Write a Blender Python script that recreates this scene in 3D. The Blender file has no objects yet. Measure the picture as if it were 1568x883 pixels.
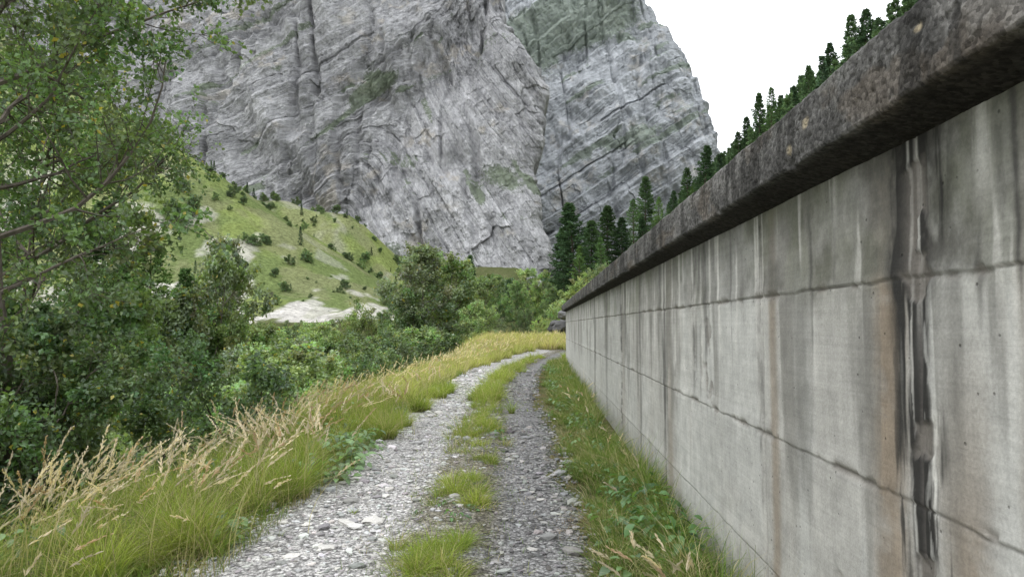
import bpy, math, numpy as np
from mathutils import Euler, Vector
R = np.random.RandomState
# ------------------------------------------------------------------ noise
def _h(x, y, s):
    n = (x*374761393 + y*668265263 + s*144269504) & 0xffffffff
    n = ((n ^ (n >> 13))*1274126177) & 0xffffffff
    n = ((n ^ (n >> 15))*1103515245) & 0xffffffff
    return ((n ^ (n >> 16)) & 0xffffff)/float(0xffffff)
def vn(x, y, s=0):
    x = np.asarray(x, float); y = np.asarray(y, float)
    x, y = np.broadcast_arrays(x, y)
    xi = np.floor(x).astype(np.int64); yi = np.floor(y).astype(np.int64)
    fx = x-xi; fy = y-yi
    fx = fx*fx*(3-2*fx); fy = fy*fy*(3-2*fy)
    a = _h(xi, yi, s); b = _h(xi+1, yi, s); c = _h(xi, yi+1, s); d = _h(xi+1, yi+1, s)
    return (a*(1-fx)+b*fx)*(1-fy)+(c*(1-fx)+d*fx)*fy
def fbm(x, y, s=0, o=5, g=.5):
    t = 0; a = 1; n = 0
    for i in range(o):
        t = t+a*vn(x*2**i+i*17.3, y*2**i+i*9.1, s+i); n += a; a *= g
    return t/n
def ss(a, b, x):
    t = np.clip((np.asarray(x, float)-a)/(b-a), 0, 1); return t*t*(3-2*t)
def hsh(i, s=0):
    return _h(i.astype(np.int64), i.astype(np.int64)*0+7, s)
# ------------------------------------------------------------------ mesh helpers
def mesh_quads(name, V, F, col=None, mats=(), attrs=None, smooth=False, mi=None):
    me = bpy.data.meshes.new(name)
    V = np.ascontiguousarray(V, np.float32).reshape(-1, 3); F = np.ascontiguousarray(F, np.int32)
    k = F.shape[1]
    me.vertices.add(len(V)); me.vertices.foreach_set('co', V.ravel())
    me.loops.add(F.size); me.loops.foreach_set('vertex_index', F.ravel())
    me.polygons.add(len(F))
    me.polygons.foreach_set('loop_start', np.arange(0, F.size, k, dtype=np.int32))
    me.polygons.foreach_set('loop_total', np.full(len(F), k, np.int32))
    me.update(calc_edges=True)
    if smooth: me.polygons.foreach_set('use_smooth', np.ones(len(F), bool))
    else: me.polygons.foreach_set('use_smooth', np.zeros(len(F), bool))
    if col is not None:
        a = me.color_attributes.new('Col', 'FLOAT_COLOR', 'POINT')
        c = np.ones((len(V), 4), np.float32); c[:, :3] = np.clip(col, 0, 1)
        a.data.foreach_set('color', c.ravel())
    for n, arr in (attrs or {}).items():
        arr = np.asarray(arr, np.float32)
        if arr.ndim == 2:
            a = me.attributes.new(n, 'FLOAT_VECTOR', 'POINT'); a.data.foreach_set('vector', arr.ravel())
        else:
            a = me.attributes.new(n, 'FLOAT', 'POINT'); a.data.foreach_set('value', arr.ravel())
    for m in mats: me.materials.append(m)
    if mi is not None: me.polygons.foreach_set('material_index', np.asarray(mi, np.int32))
    return me
def obj(name, me, loc=(0, 0, 0), rz=0, sc=1, parent=None):
    o = bpy.data.objects.new(name, me)
    o.location = loc; o.rotation_euler = (0, 0, rz)
    o.scale = (sc, sc, sc) if np.isscalar(sc) else sc
    bpy.context.scene.collection.objects.link(o)
    if parent: o.parent = parent
    return o
def empty(name):
    return obj(name, None)
def gridF(nr, nc):
    i = np.arange(nr-1)[:, None]*nc+np.arange(nc-1)[None]
    return np.stack([i, i+1, i+nc+1, i+nc], -1).reshape(-1, 4)
def cat(parts):
    """parts: list of (V,F,C,mi)"""
    Vs, Fs, Cs, Ms = [], [], [], []; n = 0
    for V, F, C, m in parts:
        V = V.reshape(-1, 3); C = np.broadcast_to(C, V.shape) if np.ndim(C) == 1 else C.reshape(-1, 3)
        Vs.append(V); Fs.append(F+n); Cs.append(C); Ms.append(np.full(len(F), m)); n += len(V)
    return np.concatenate(Vs), np.concatenate(Fs), np.concatenate(Cs), np.concatenate(Ms)
# ------------------------------------------------------------------ materials
def newmat(name):
    m = bpy.data.materials.new(name); m.use_nodes = True
    nt = m.node_tree; nt.nodes.clear()
    return m, nt
class N:
    def __init__(s, nt): s.nt = nt
    def n(s, t, ins=None, **kw):
        x = s.nt.nodes.new(t)
        for k, v in kw.items(): setattr(x, k, v)
        for k, v in (ins or {}).items():
            if isinstance(v, bpy.types.NodeSocket): s.nt.links.new(v, x.inputs[k])
            else: x.inputs[k].default_value = v
        return x
    def noise(s, vec, scale, detail=4, rough=.55, mp=None):
        if mp: vec = s.n('ShaderNodeMapping', {'Vector': vec, 'Scale': mp}).outputs[0]
        return s.n('ShaderNodeTexNoise', {'Vector': vec, 'Scale': scale, 'Detail': detail, 'Roughness': rough}).outputs[0]
    def math(s, op, a, b=0.0, clamp=False):
        x = s.n('ShaderNodeMath', {0: a, 1: b}, operation=op); x.use_clamp = clamp; return x.outputs[0]
    def rng(s, v, a, b, c=0., d=1.):
        return s.n('ShaderNodeMapRange', {'Value': v, 'From Min': a, 'From Max': b, 'To Min': c, 'To Max': d}).outputs[0]
    def mix(s, f, a, b, mode='MIX'):
        x = s.nt.nodes.new('ShaderNodeMix'); x.data_type = 'RGBA'; x.blend_type = mode
        for i, v in ((0, f), (6, a), (7, b)):
            if isinstance(v, bpy.types.NodeSocket): s.nt.links.new(v, x.inputs[i])
            else: x.inputs[i].default_value = v if i == 0 else (tuple(v)+(1,) if len(v) == 3 else v)
        return x.outputs[2]
    def scale(s, c, f):
        return s.n('ShaderNodeVectorMath', {0: c, 'Scale': f}, operation='SCALE').outputs[0]
    def out(s, sh): s.n('ShaderNodeOutputMaterial', {'Surface': sh})
def foliage_mat(name, trans=.35, rough=.55, var=.35, gl=.0):
    m, nt = newmat(name); q = N(nt)
    c = q.n('ShaderNodeAttribute', attribute_name='Col').outputs[0]
    r = q.n('ShaderNodeObjectInfo').outputs['Random']
    f = q.rng(r, 0, 1, 1-var, 1+var)
    c2 = q.scale(c, f)
    b = q.n('ShaderNodeBsdfDiffuse', {'Color': c2}).outputs[0]
    t = q.n('ShaderNodeBsdfTranslucent', {'Color': q.mix(1., q.scale(c2, 1.6), (1., 1.0, .5), 'MULTIPLY')})
    x = q.n('ShaderNodeMixShader', {0: trans, 1: b, 2: t.outputs[0]}).outputs[0]
    if gl > 0:
        x = q.n('ShaderNodeMixShader', {0: gl, 1: x, 2: q.n('ShaderNodeBsdfGlossy', {'Roughness': .45, 'Color': (.8, .85, .9, 1)}).outputs[0]}).outputs[0]
    q.out(x)
    return m
def bark_mat():
    m, nt = newmat('bark'); q = N(nt)
    g = q.n('ShaderNodeTexCoord').outputs['Object']
    c = q.n('ShaderNodeAttribute', attribute_name='Col').outputs[0]
    n = q.noise(g, 9, 5, .7, (1, 1, .3))
    b = q.n('ShaderNodeBsdfDiffuse', {'Color': q.scale(c, q.rng(n, .3, .7, .5, 1.5))})
    q.out(b.outputs[0]); return m
MLEAF = foliage_mat('leaf_foliage', gl=.06); MNEED = foliage_mat('needle_foliage', .2, .6, .25)
MGRASS = foliage_mat('grass_blades', .35, .6, 0.); MBARK = bark_mat()
# ------------------------------------------------------------------ camera
cam = bpy.data.cameras.new('camera'); co = bpy.data.objects.new('camera', cam)
bpy.context.scene.collection.objects.link(co)
EYE = np.array([0, 0, 1.6]); co.location = EYE
co.rotation_euler = Euler((math.radians(90+3.12), 0, math.radians(2.19)))
cam.lens = 24; cam.sensor_width = 36; cam.clip_end = 6000; cam.clip_start = .05
bpy.context.scene.camera = co
RM = np.array(co.rotation_euler.to_matrix())
def sight(px, py, Y):
    """world point seen through an image pixel at ground distance Y"""
    px = np.asarray(px, float); py = np.asarray(py, float)
    d = np.stack([(px-784)/1045., (441.5-py)/1045., px*0-1.], -1) @ RM.T
    return EYE+d*(np.asarray(Y)/d[..., 1])[..., None]
# ------------------------------------------------------------------ terrain
OY = [-60, 0, 4.3, 10, 16, 22, 28, 34, 42, 50, 3000]; OX = [0, 0, 0, -.2, -.5, -.45, 0, 1., 3, 4, 4]
def off(Y): return np.interp(Y, OY, OX)
def ground(X, Y):
    X = np.asarray(X, float); Y = np.asarray(Y, float); X, Y = np.broadcast_arrays(X, Y)
    zr = .55*ss(28, 46, Y)+np.clip((Y-50)*.03, 0, 6)
    zf = -7+9.5*ss(15, 115, Y)+np.clip((Y-120)*.03, 0, 8)+22*ss(240, 345, Y)
    zf = zf+(fbm(X/9, Y/9, 5)-.5)*2.2
    o = np.where(Y < 45, off(Y), 4)
    d = np.clip((-3.15+o*ss(40, 10, Y)*1.)-X, 0, None)
    left = zr-np.where(d < 1, .35*d*d, .35+.8*(d-1)) + (fbm(X*.7, Y*.7, 3)-.5)*.5*np.clip(d, 0, 1)
    k = 1.2
    z = np.where(d > 0, np.log(np.exp(np.clip(left-zf, -30, 30)/k)+1)*k+zf-0., zr)
    zb = np.log(np.exp(np.clip(zr-zf, -30, 30)/k)+1)*k+zf
    z = np.where(d > 0, z-(zb-zr)*np.exp(-d/2), zr)
    # meadow spur on the left
    H = np.clip(44-.63*(X+88), 0, 80)+(fbm(X/14, Y/14, 11)-.5)*4
    pr = ss(96, 168, Y)
    pr = np.where(Y < 130, np.maximum(pr, 0.16*ss(103, 112, Y)), pr)
    b1 = zf+(H-zf)*pr*(1-.55*ss(170, 215, Y))
    H2 = np.interp(X, [-400, -120, -81, -60, -52, -46, -38, -25, -10], [55, 46, 41, 36, 29, 22, 15, 6, 0])+(fbm(X/8, Y/8, 12)-.5)*3
    b2 = zf+(H2-zf)*ss(172, 215, Y)*(1-.3*ss(220, 300, Y))
    m = X < -8
    z = np.where(m, np.maximum(z, np.maximum(np.where(H > zf, b1, -99), np.where(H2 > zf, b2, -99))), z)
    # valley side on the right
    xs = np.interp(Y, [0, 28.8, 33, 42, 60, 80, 400], [1.5, 1.5, 3.4, 6.2, 5, 1, 1])
    bw = np.interp(Y, [28.9, 33, 40], [.2, 1.4, 2.])
    up = 2.12*(1-ss(28.9, 33, Y))
    r = zr*0+up+np.where(X > xs, .70*(X-xs), 0)*1.
    r = np.where(r > 230, 230, r)+(fbm(X/10, Y/10, 21)-.5)*1.6*ss(xs+.5, xs+7, X)
    rr = np.where(Y < 28.9, np.where(X > 1.38, r, z), np.where(X > xs-bw, np.maximum(z, zr+r*ss(xs-bw, xs, X)), z))
    return rr
xs = np.concatenate([np.linspace(-1800, -320, 25), np.linspace(-300, -80, 110), np.linspace(-79, -8, 150), np.linspace(-7.9, 1.3, 100),
                     [1.36, 1.40], np.linspace(1.5, 15, 40), np.linspace(16, 150, 90), np.linspace(160, 1800, 25)])
ys = np.concatenate([np.linspace(-80, 1.5, 20), np.linspace(2, 12, 60), np.linspace(12.2, 28.7, 70), [28.8, 28.95], np.linspace(29.2, 60, 70),
                     np.linspace(60.6, 240, 280), np.linspace(243, 500, 60), np.linspace(520, 2500, 20)])
GX, GY = np.meshgrid(xs, ys); GZ = ground(GX, GY)
nz = fbm(GX/3, GY/3, 31); nb = fbm(GX/18, GY/18, 32)
C = np.zeros(GX.shape+(3,)); C[:] = (.065, .085, .03)
soil = np.array([.13, .125, .07]); C = C*(1-nz[..., None]*.8)+soil*nz[..., None]*.8
meadow = ss(98, 112, GY)*(GX < -12)*ss(320, 250, GY)
mc = np.array([.195, .24, .08])*(.7+.6*nz[..., None])
w_ = ss(.45, .58, nb)[..., None]*.7; mc = mc*(1-w_)+np.array([.12, .16, .065])*w_
w_ = ss(.52, .62, fbm(GX/9, GY/9, 35))[..., None]*.5; mc = mc*(1-w_)+np.array([.23, .23, .13])*w_
C = C*(1-meadow[..., None])+mc*meadow[..., None]
scr = ss(.50, .55, fbm(GX/4.5, GZ/2.2, 41)+.10*ss(116, 106, GY))*ss(-60, -54, GX)*ss(-20, -25, GX)*ss(100, 102, GY)*ss(128, 118, GY)
scr = np.maximum(scr, ss(.55, .63, fbm(GX/6+3, GY/9, 43))*meadow*.75*ss(175, 120, GY))
C = C*(1-scr[..., None])+np.array([.55, .53, .49])*(.6+.7*nz[..., None])*scr[..., None]
gul = ss(.05, .0, np.abs(fbm(GX/25, GY/25, 51)-.5))*ss(175, 200, GY)*meadow*.5
C = C*(1-gul[..., None])+np.array([.33, .32, .27])*gul[..., None]
verge = ss(-6, -3.5, GX)*(GX < 1.4)*ss(60, 45, GY)
C = C*(1-verge[..., None])+(np.array([.15, .145, .075])*(.5+nz[..., None]))*verge[..., None]
m, nt = newmat('ground_soil_and_meadow'); q = N(nt)
g = q.n('ShaderNodeTexCoord').outputs['Object']; c = q.n('ShaderNodeAttribute', attribute_name='Col').outputs[0]
n1 = q.noise(g, 1.3, 6, .7); n2 = q.noise(g, 25, 3, .7)
cc = q.scale(q.scale(c, q.rng(n1, .3, .7, .55, 1.5)), q.rng(n2, .3, .7, .7, 1.3))
b = q.n('ShaderNodeBsdfDiffuse', {'Color': cc})
bp = q.n('ShaderNodeBump', {'Height': n1, 'Strength': .9, 'Distance': .6})
nt.links.new(bp.outputs[0], b.inputs['Normal']); q.out(b.outputs[0]); MG = m
obj('ground', mesh_quads('ground', np.stack([GX, GY, GZ], -1), gridF(*GX.shape), C.reshape(-1, 3), [MG], smooth=True))
# ------------------------------------------------------------------ gravel path
py_ = np.concatenate([np.linspace(1, 14, 260), np.linspace(14.06, 42, 300)]); pu = np.linspace(-2.5, .55, 140)
PU, PY = np.meshgrid(pu, py_)
wl = (fbm(PY*1.2, PY*0+3, 61)-.5)*.5
PX = PU+off(PY)
PZ = ground(PX*0-1+off(PY), PY)+.012
PZ = PZ+(fbm(PX*2.2, PY*2.2, 63)-.5)*.03+.03*ss(.45, .1, np.abs(PU+.62))
edge = np.minimum(ss(-2.45, -2.15, PU+wl*.6), ss(.50, .25, PU+(fbm(PY*2., PY*0+8, 62)-.5)*.4))
PZ = PZ-(1-edge)*.03
def strip(U, Y):
    w = (fbm(Y*.9, Y*0+1.7, 65)-.5)*.35
    return ss(.50, .22, np.abs(U+.64+w*.5))
st = strip(PU, PY)
n = fbm(PX*5, PY*5, 66); n3 = fbm(PX*.8, PY*.5, 67)
lc = np.array([.47, .46, .445]); rc = np.array([.25, .248, .245])
wr = ss(-.7, -.4, PU)[..., None]
C = lc*(1-wr)+rc*wr
C = C*(.6+.55*n[..., None]+.25*n3[..., None])
s2 = (st*ss(.38, .62, n+.1))[..., None]*.8
C = C*(1-s2)+np.array([.17, .155, .105])*s2
e2 = ((1-edge)*.85)[..., None]
C = C*(1-e2)+np.array([.14, .13, .08])*e2
m, nt = newmat('gravel'); q = N(nt)
g = q.n('ShaderNodeTexCoord').outputs['Object']; c = q.n('ShaderNodeAttribute', attribute_name='Col').outputs[0]
v1 = q.n('ShaderNodeTexVoronoi', {'Vector': g, 'Scale': 34., 'Randomness': 1.}); v2 = q.n('ShaderNodeTexVoronoi', {'Vector': g, 'Scale': 95.})
n2 = q.noise(g, 9, 5, .7)
s1 = q.n('ShaderNodeSeparateColor', {0: v1.outputs['Color']}).outputs[0]; s2_ = q.n('ShaderNodeSeparateColor', {0: v2.outputs['Color']}).outputs[1]
f = q.math('MULTIPLY', q.rng(s1, 0, 1, .5, 1.5), q.rng(s2_, 0, 1, .65, 1.35))
f = q.math('MULTIPLY', f, q.rng(v1.outputs['Distance'], .3, .75, 1., .5))
f = q.math('MULTIPLY', f, q.rng(n2, .3, .7, .75, 1.25))
hh = q.math('ADD', q.math('MULTIPLY', v1.outputs['Distance'], -1.), q.math('MULTIPLY', v2.outputs['Distance'], -.4))
b = q.n('ShaderNodeBsdfDiffuse', {'Color': q.scale(c, f)})
bp = q.n('ShaderNodeBump', {'Height': hh, 'Strength': 1., 'Distance': .015})
nt.links.new(bp.outputs[0], b.inputs['Normal']); q.out(b.outputs[0]); MGR = m
obj('gravel_path', mesh_quads('gravel_path', np.stack([PX, PY, PZ], -1), gridF(*PX.shape), C.reshape(-1, 3), [MGR], smooth=True))
# loose stones
m, nt = newmat('limestone'); q = N(nt)
g = q.n('ShaderNodeTexCoord').outputs['Object']; c = q.n('ShaderNodeAttribute', attribute_name='Col').outputs[0]
n2 = q.noise(g, 60, 4, .7)
b = q.n('ShaderNodeBsdfDiffuse', {'Color': q.scale(c, q.rng(n2, .3, .7, .75, 1.2))}); q.out(b.outputs[0]); MST = m
import bmesh
bm = bmesh.new(); bmesh.ops.create_icosphere(bm, subdivisions=1, radius=1)
IV = np.array([v.co[:] for v in bm.verts]); IF = np.array([[v.index for v in f.verts] for f in bm.faces])
bm2 = bmesh.new(); bmesh.ops.create_icosphere(bm2, subdivisions=2, radius=1); IV2 = np.array([v.co[:] for v in bm2.verts]); IF2 = np.array([[v.index for v in f.verts] for f in bm2.faces])
def stones(P, size, col, rng, iv=IV, fc=IF, flat=.5):
    n = len(P); k = len(iv)
    sc = size[:, None]*np.stack([rng.uniform(.8, 1.6, n), rng.uniform(.6, 1.1, n), rng.uniform(.6, 1.2, n)*flat], -1)
    V = iv[None]*(1+rng.uniform(-.28, .22, (n, k, 1)))*sc[:, None]
    a = rng.uniform(0, 6.28, n); ca, sa = np.cos(a)[:, None], np.sin(a)[:, None]
    V = np.stack([V[..., 0]*ca-V[..., 1]*sa, V[..., 0]*sa+V[..., 1]*ca, V[..., 2]], -1)+P[:, None]
    F = (fc[None]+(np.arange(n)*k)[:, None, None]).reshape(-1, 3)
    return V, F, np.repeat(col, k, 0), 0
rng = R(5); n = 30000
Y = 2.8+22*rng.rand(n)**1.8; U = rng.uniform(-2.45, .5, n)
keep = (rng.rand(n) > strip(U, Y)*.65)
dens = fbm(U*1.5, Y*.8, 68); keep &= rng.rand(n) < ss(.3, .6, dens)*.9+.15
Y = Y[keep]; U = U[keep]; n = len(Y)
sz = np.clip(.0065*np.exp(rng.randn(n)*.7), .003, .05)*(1+Y*.05)
X = U+off(Y); Z = ground(X*0-1+off(Y), Y)+.012+(fbm(X*2.2, Y*2.2, 63)-.5)*.03+.03*ss(.45, .1, np.abs(U+.62))+sz*.2
right = ss(-.7, -.4, U)
br = (.52-.23*right)*rng.uniform(.4, 1.35, n)
col = br[:, None]*np.array([1, .985, .96])*(1+rng.uniform(-.05, .05, (n, 3)))
parts = [stones(np.stack([X, Y, Z], -1), sz, col, rng)]
# bigger pale flat stones seen on the track
big = [(530, 797, .075), (572, 794, .085), (615, 716, .05), (500, 835, .05), (445, 848, .05), (470, 800, .04), (812, 752, .035), (815, 838, .05), (700, 660, .045), (640, 745, .04), (560, 716, .05), (655, 735, .035), (545, 730, .045), (828, 762, .03), (590, 700, .03), (620, 860, .045), (735, 835, .03), (850, 640, .05)]
P = []; S = []
for px, py, s in big:
    dd = sight(px, py, 1.)-EYE; t = 1.57/-dd[2]; P.append(EYE+dd*t); S.append(s)
P = np.array(P); P[:, 2] = ground(P[:, 0], P[:, 1])+.02
parts.append(stones(P, np.array(S), np.array([.60, .585, .55])*R(3).uniform(.7, 1.1, (len(P), 1)), R(4), IV2, IF2, .32))
V, F, Cc, Mi = cat(parts)
obj('gravel_stones', mesh_quads('gravel_stones', V, F, Cc, [MST]))
# ------------------------------------------------------------------ mountains
def rock_mat(name, tint, haze, k=1.):
    m, nt = newmat(name); q = N(nt)
    c = q.n('ShaderNodeAttribute', attribute_name='Col').outputs[0]
    sv = q.n('ShaderNodeAttribute', attribute_name='strata').outputs['Vector']
    g = q.n('ShaderNodeTexCoord').outputs['Object']
    veg = q.n('ShaderNodeAttribute', attribute_name='veg').outputs['Fac']
    a = q.noise(sv, k, 6, .8, (.03, .45, 1.)); b_ = q.noise(sv, k, 5, .85, (.20, 1.8, 1.)); d = q.noise(g, .14*k, 7, .85)
    vv = q.noise(g, k, 5, .75, (.34, .05, .028))
    f = q.math('MULTIPLY', q.rng(a, .3, .7, .68, 1.24), q.rng(b_, .3, .7, .62, 1.3))
    f = q.math('MULTIPLY', f, q.rng(d, .3, .7, .68, 1.25)); f = q.math('MULTIPLY', f, q.rng(vv, .3, .7, .66, 1.24))
    sm = q.n('ShaderNodeMapping', {'Vector': sv, 'Scale': (.045*k, .17*k, 1.)}).outputs[0]
    wn_ = q.scale(q.n('ShaderNodeTexNoise', {'Vector': sm, 'Scale': 2.2, 'Detail': 5., 'Roughness': .7}).outputs[1], .45)
    wob = q.n('ShaderNodeVectorMath', {0: sm, 1: wn_}, operation='ADD').outputs[0]
    vo = q.n('ShaderNodeTexVoronoi', {'Vector': wob, 'Scale': 1.}, feature='DISTANCE_TO_EDGE').outputs[0]
    cr = q.rng(vo, 0., .03, .45, 1.)
    vo2 = q.n('ShaderNodeTexVoronoi', {'Vector': wob, 'Scale': 3.}, feature='DISTANCE_TO_EDGE').outputs[0]
    cr2 = q.rng(vo2, 0., .05, .66, 1.)
    cr = q.math('MULTIPLY', cr, cr2)
    cr = q.mix(q.rng(q.noise(g, .03, 3, .6), .40, .6, .1, 1.), (1, 1, 1), cr)
    cc = q.mix(1., q.scale(c, f), cr, 'MULTIPLY')
    cc = q.mix(q.math('MULTIPLY', q.math('GREATER_THAN', veg, q.rng(q.noise(g, .35*k, 7, .9), .25, .75, .08, .9)), .85), cc, q.scale(q.mix(0., (.12, .16, .08), (0, 0, 0)), q.rng(q.noise(g, .35, 4, .8), .3, .7, .5, 1.6)))
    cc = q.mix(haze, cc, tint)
    b = q.n('ShaderNodeBsdfDiffuse', {'Color': cc})
    h = q.math('ADD', q.math('MULTIPLY', a, .8), q.math('ADD', q.math('MULTIPLY', b_, .9), q.math('MULTIPLY', d, 1.2)))
    bp = q.n('ShaderNodeBump', {'Height': h, 'Strength': .8, 'Distance': 2.2/k})
    nt.links.new(bp.outputs[0], b.inputs['Normal']); q.out(b.outputs[0]); return m
def strata(phi, al, seed, comps):
    D = 0; T = 0
    for i, (per, amp, mod) in enumerate(comps):
        p = phi/per+(fbm(al/(per*9), phi/(per*5), seed+i*9, 4, .5)-.5)*.6
        L = np.floor(p); f = p-L
        pr = np.where(f < .88, f/.88, (1-f)/.12)
        bl = np.floor(al/(per*(.9+1.6*hsh(L, seed+30+i)))+hsh(L, seed+33+i)*9+(vn(phi/per*3, al/per*2, seed+5)-.5)*.4)
        hb_ = _h(L.astype(np.int64), bl.astype(np.int64), seed+60+i)
        hh = .2+.8*hsh(L, seed+i)
        mm = ss(.38, .60, fbm(al/(per*mod), phi/(per*2.6), seed+50+i, 3))
        D = D+amp*(pr*hh*(.1+.9*mm)+.6*hb_*(.3+.7*mm))
        T = T+((hsh(L, seed+80+i)-.5)*.3+(hb_-.5)*.26)*(.3+.7*mm)
        T = T-.34*ss(.10, .0, np.minimum(f, 1-f))*mm*(hh > .5)
    return D, T
def mountain(name, Y0, sl, Xl, eu, ez, zt, nc, nr, phif, seed, veg, base, tint, haze, macro, comps, wrap=160., rd=(45, 45), k_=1.):
    Z = np.linspace(-10, zt, nr)[:, None]
    Yb = Y0+sl*Z
    e = np.interp(Z/Yb, ez, eu)*Yb
    e = e+(fbm(Z/9, Z*0, seed+1)-.5)*9+(fbm(Z/40, Z*0, seed+4)-.5)*10
    t = np.linspace(0, 1, nc)[None]
    X = Xl+t*(e-Xl); Zg = np.broadcast_to(Z, X.shape)+0.
    phi, al = phif(X, Zg)
    warp = (fbm(X/110, Zg/110, seed+2, 3)-.5)*16+(fbm(X/12, Zg/12, seed+3, 4)-.5)*1.2
    phi = phi+warp
    D, T = strata(phi, al, seed, comps)
    Y = Yb+macro(X, Zg)-D
    Y = Y+(fbm(X/8, Zg/8, seed+7, 6, .68)-.5)*5.0
    Y = Y+6*ss(.08, .0, np.abs(fbm(X/26+Zg/200, Zg/120, seed+21, 4)-.5))   # water-worn gullies
    dd = np.clip(1-(e-X)/rd[0], 0, 1); Y = Y+rd[1]*(1-np.sqrt(1-np.clip(dd, 0, .999)**2))
    # side wrapping round to the back of the mountain
    k = 30; tw = np.linspace(0, 1, k+1)[1:][None]
    Xw = e+6*np.sin(tw*3.14)-tw*25; Yw = Y[:, -1:]+tw*wrap
    X2 = np.concatenate([X, Xw], 1); Y2 = np.concatenate([Y, Yw+(fbm(Xw, Yw/10+Z/10, 3)-.5)*4], 1); Z2 = np.broadcast_to(Z, X2.shape)
    ph2 = np.concatenate([phi, np.broadcast_to(phi[:, -1:], Xw.shape)+tw*30], 1); al2 = np.concatenate([al, np.broadcast_to(al[:, -1:], Xw.shape)+tw*wrap], 1)
    T2 = np.concatenate([T, np.broadcast_to(T[:, -1:], Xw.shape)], 1)
    v = veg(X2, Z2, Y2)
    # ledges gather plants
    gy = np.gradient(Y2, axis=0)/(np.gradient(Z2, axis=0)+1e-6)
    led = ss(1.2, 2.8, gy)*ss(.42, .55, fbm(X2/30, Z2/30, seed+9))
    p9 = ph2/30.; f9 = p9-np.floor(p9)
    led2 = ss(.16, .04, np.abs(f9-.9))*ss(.50, .60, fbm(al2/40, ph2/25, seed+19))*(hsh(np.floor(p9), seed+3) > .3)
    v = np.clip(v+led*.45+led2*.55, 0, 1)
    low = fbm(X2/45, Z2/45, seed+13)
    B = np.array(base)*(1+.6*T2[..., None])*(.68+.62*low[..., None])
    och = (ss(.55, .68, fbm(X2/26, Z2/18, seed+15))*ss(.45, .6, fbm(X2/5, Z2/5, seed+16)))[..., None]*.5
    B = B*(1-och)+np.array([.58, .52, .42])*och
    stv = np.stack([al2, ph2, X2*0], -1).reshape(-1, 3)
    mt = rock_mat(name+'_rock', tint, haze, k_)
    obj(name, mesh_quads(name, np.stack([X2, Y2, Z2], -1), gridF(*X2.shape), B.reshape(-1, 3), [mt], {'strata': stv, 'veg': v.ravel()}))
def gauss(X, Z, Y, px, py, rx, ry, ang=0):
    u = X/Y; w = (Z-1.6)/Y
    cu = (px-824)/1045.; cw = (498-py)/1045.
    a = math.radians(ang); du = (u-cu)*1045; dw = (w-cw)*1045
    p = du*math.cos(a)+dw*math.sin(a); s = -du*math.sin(a)+dw*math.cos(a)
    return np.exp(-(p/rx)**2-(s/ry)**2)
def phiA(X, Z):
    w = ss(-150, -95, X-.55*(Z-110)+(fbm(X/40, Z/40, 77)-.5)*16)
    a = math.radians(38); b = math.radians(58)
    pl = Z*math.cos(a)-X*math.sin(a); al = X*math.cos(a)+Z*math.sin(a)
    pr = Z*math.cos(b)+(X+110)*math.sin(b)+70; ar = X*math.cos(b)-Z*math.sin(b)
    return pl*(1-w)+pr*w, al*(1-w)+ar*w
def macroA(X, Z):
    r = np.abs(fbm(X/110+.3*Z/110, Z/260, 91)-.5)*2
    g = np.exp(-((X+95-.5*(Z-110))/26)**2)
    return 30*(1-r)+34*(fbm(X/40+Z/80, Z/90, 92)-.5)+g*16
def vegA(X, Z, Y):
    v = gauss(X, Z, Y, 565, 125, 48, 16, 32)*1.2+gauss(X, Z, Y, 500, 185, 60, 6, 35)*.7+gauss(X, Z, Y, 775, 270, 40, 22, -35)*.75+gauss(X, Z, Y, 735, 290, 20, 40, 0)*.4
    v = v+gauss(X, Z, Y, 620, 300, 12, 60, 0)*.35+gauss(X, Z, Y, 420, 90, 60, 8, 40)*.3+gauss(X, Z, Y, 590, 380, 40, 22, 0)*.6+gauss(X, Z, Y, 660, 110, 60, 7, 20)*.5
    v = v+.35*ss(.6, .72, fbm(X/30, Z/22, 95))
    return v
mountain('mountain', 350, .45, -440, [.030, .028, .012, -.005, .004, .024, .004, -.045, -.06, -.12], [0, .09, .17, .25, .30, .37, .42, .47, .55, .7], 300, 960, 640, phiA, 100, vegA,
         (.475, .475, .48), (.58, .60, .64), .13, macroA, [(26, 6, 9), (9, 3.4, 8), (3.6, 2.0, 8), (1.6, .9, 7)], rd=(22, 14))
def phiB(X, Z):
    a = math.radians(33)
    return Z*math.cos(a)-X*math.sin(a), X*math.cos(a)+Z*math.sin(a)
def macroB(X, Z):
    return 60*(fbm(X/120, Z/160, 191)-.5)+36*(fbm(X/45+Z/90, Z/60, 192)-.5)
def vegB(X, Z, Y):
    v = gauss(X, Z, Y, 880, 25, 100, 42, 10)*1.4+gauss(X, Z, Y, 820, 50, 40, 30, 0)*.9
    v = v+gauss(X, Z, Y, 960, 215, 60, 14, 25)*.6+gauss(X, Z, Y, 810, 250, 12, 35, 0)*.8+gauss(X, Z, Y, 1060, 180, 25, 60, 20)*.35+.35*ss(.57, .7, fbm(X/50, Z/28, 195))
    return v
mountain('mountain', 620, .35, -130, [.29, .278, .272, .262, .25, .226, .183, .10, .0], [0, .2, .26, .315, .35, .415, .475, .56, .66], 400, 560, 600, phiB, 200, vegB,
         (.48, .495, .51), (.60, .65, .70), .27, macroB, [(34, 9, 8), (12, 5, 8), (5, 2.8, 8), (2.2, 1.3, 7)], k_=.7)
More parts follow.
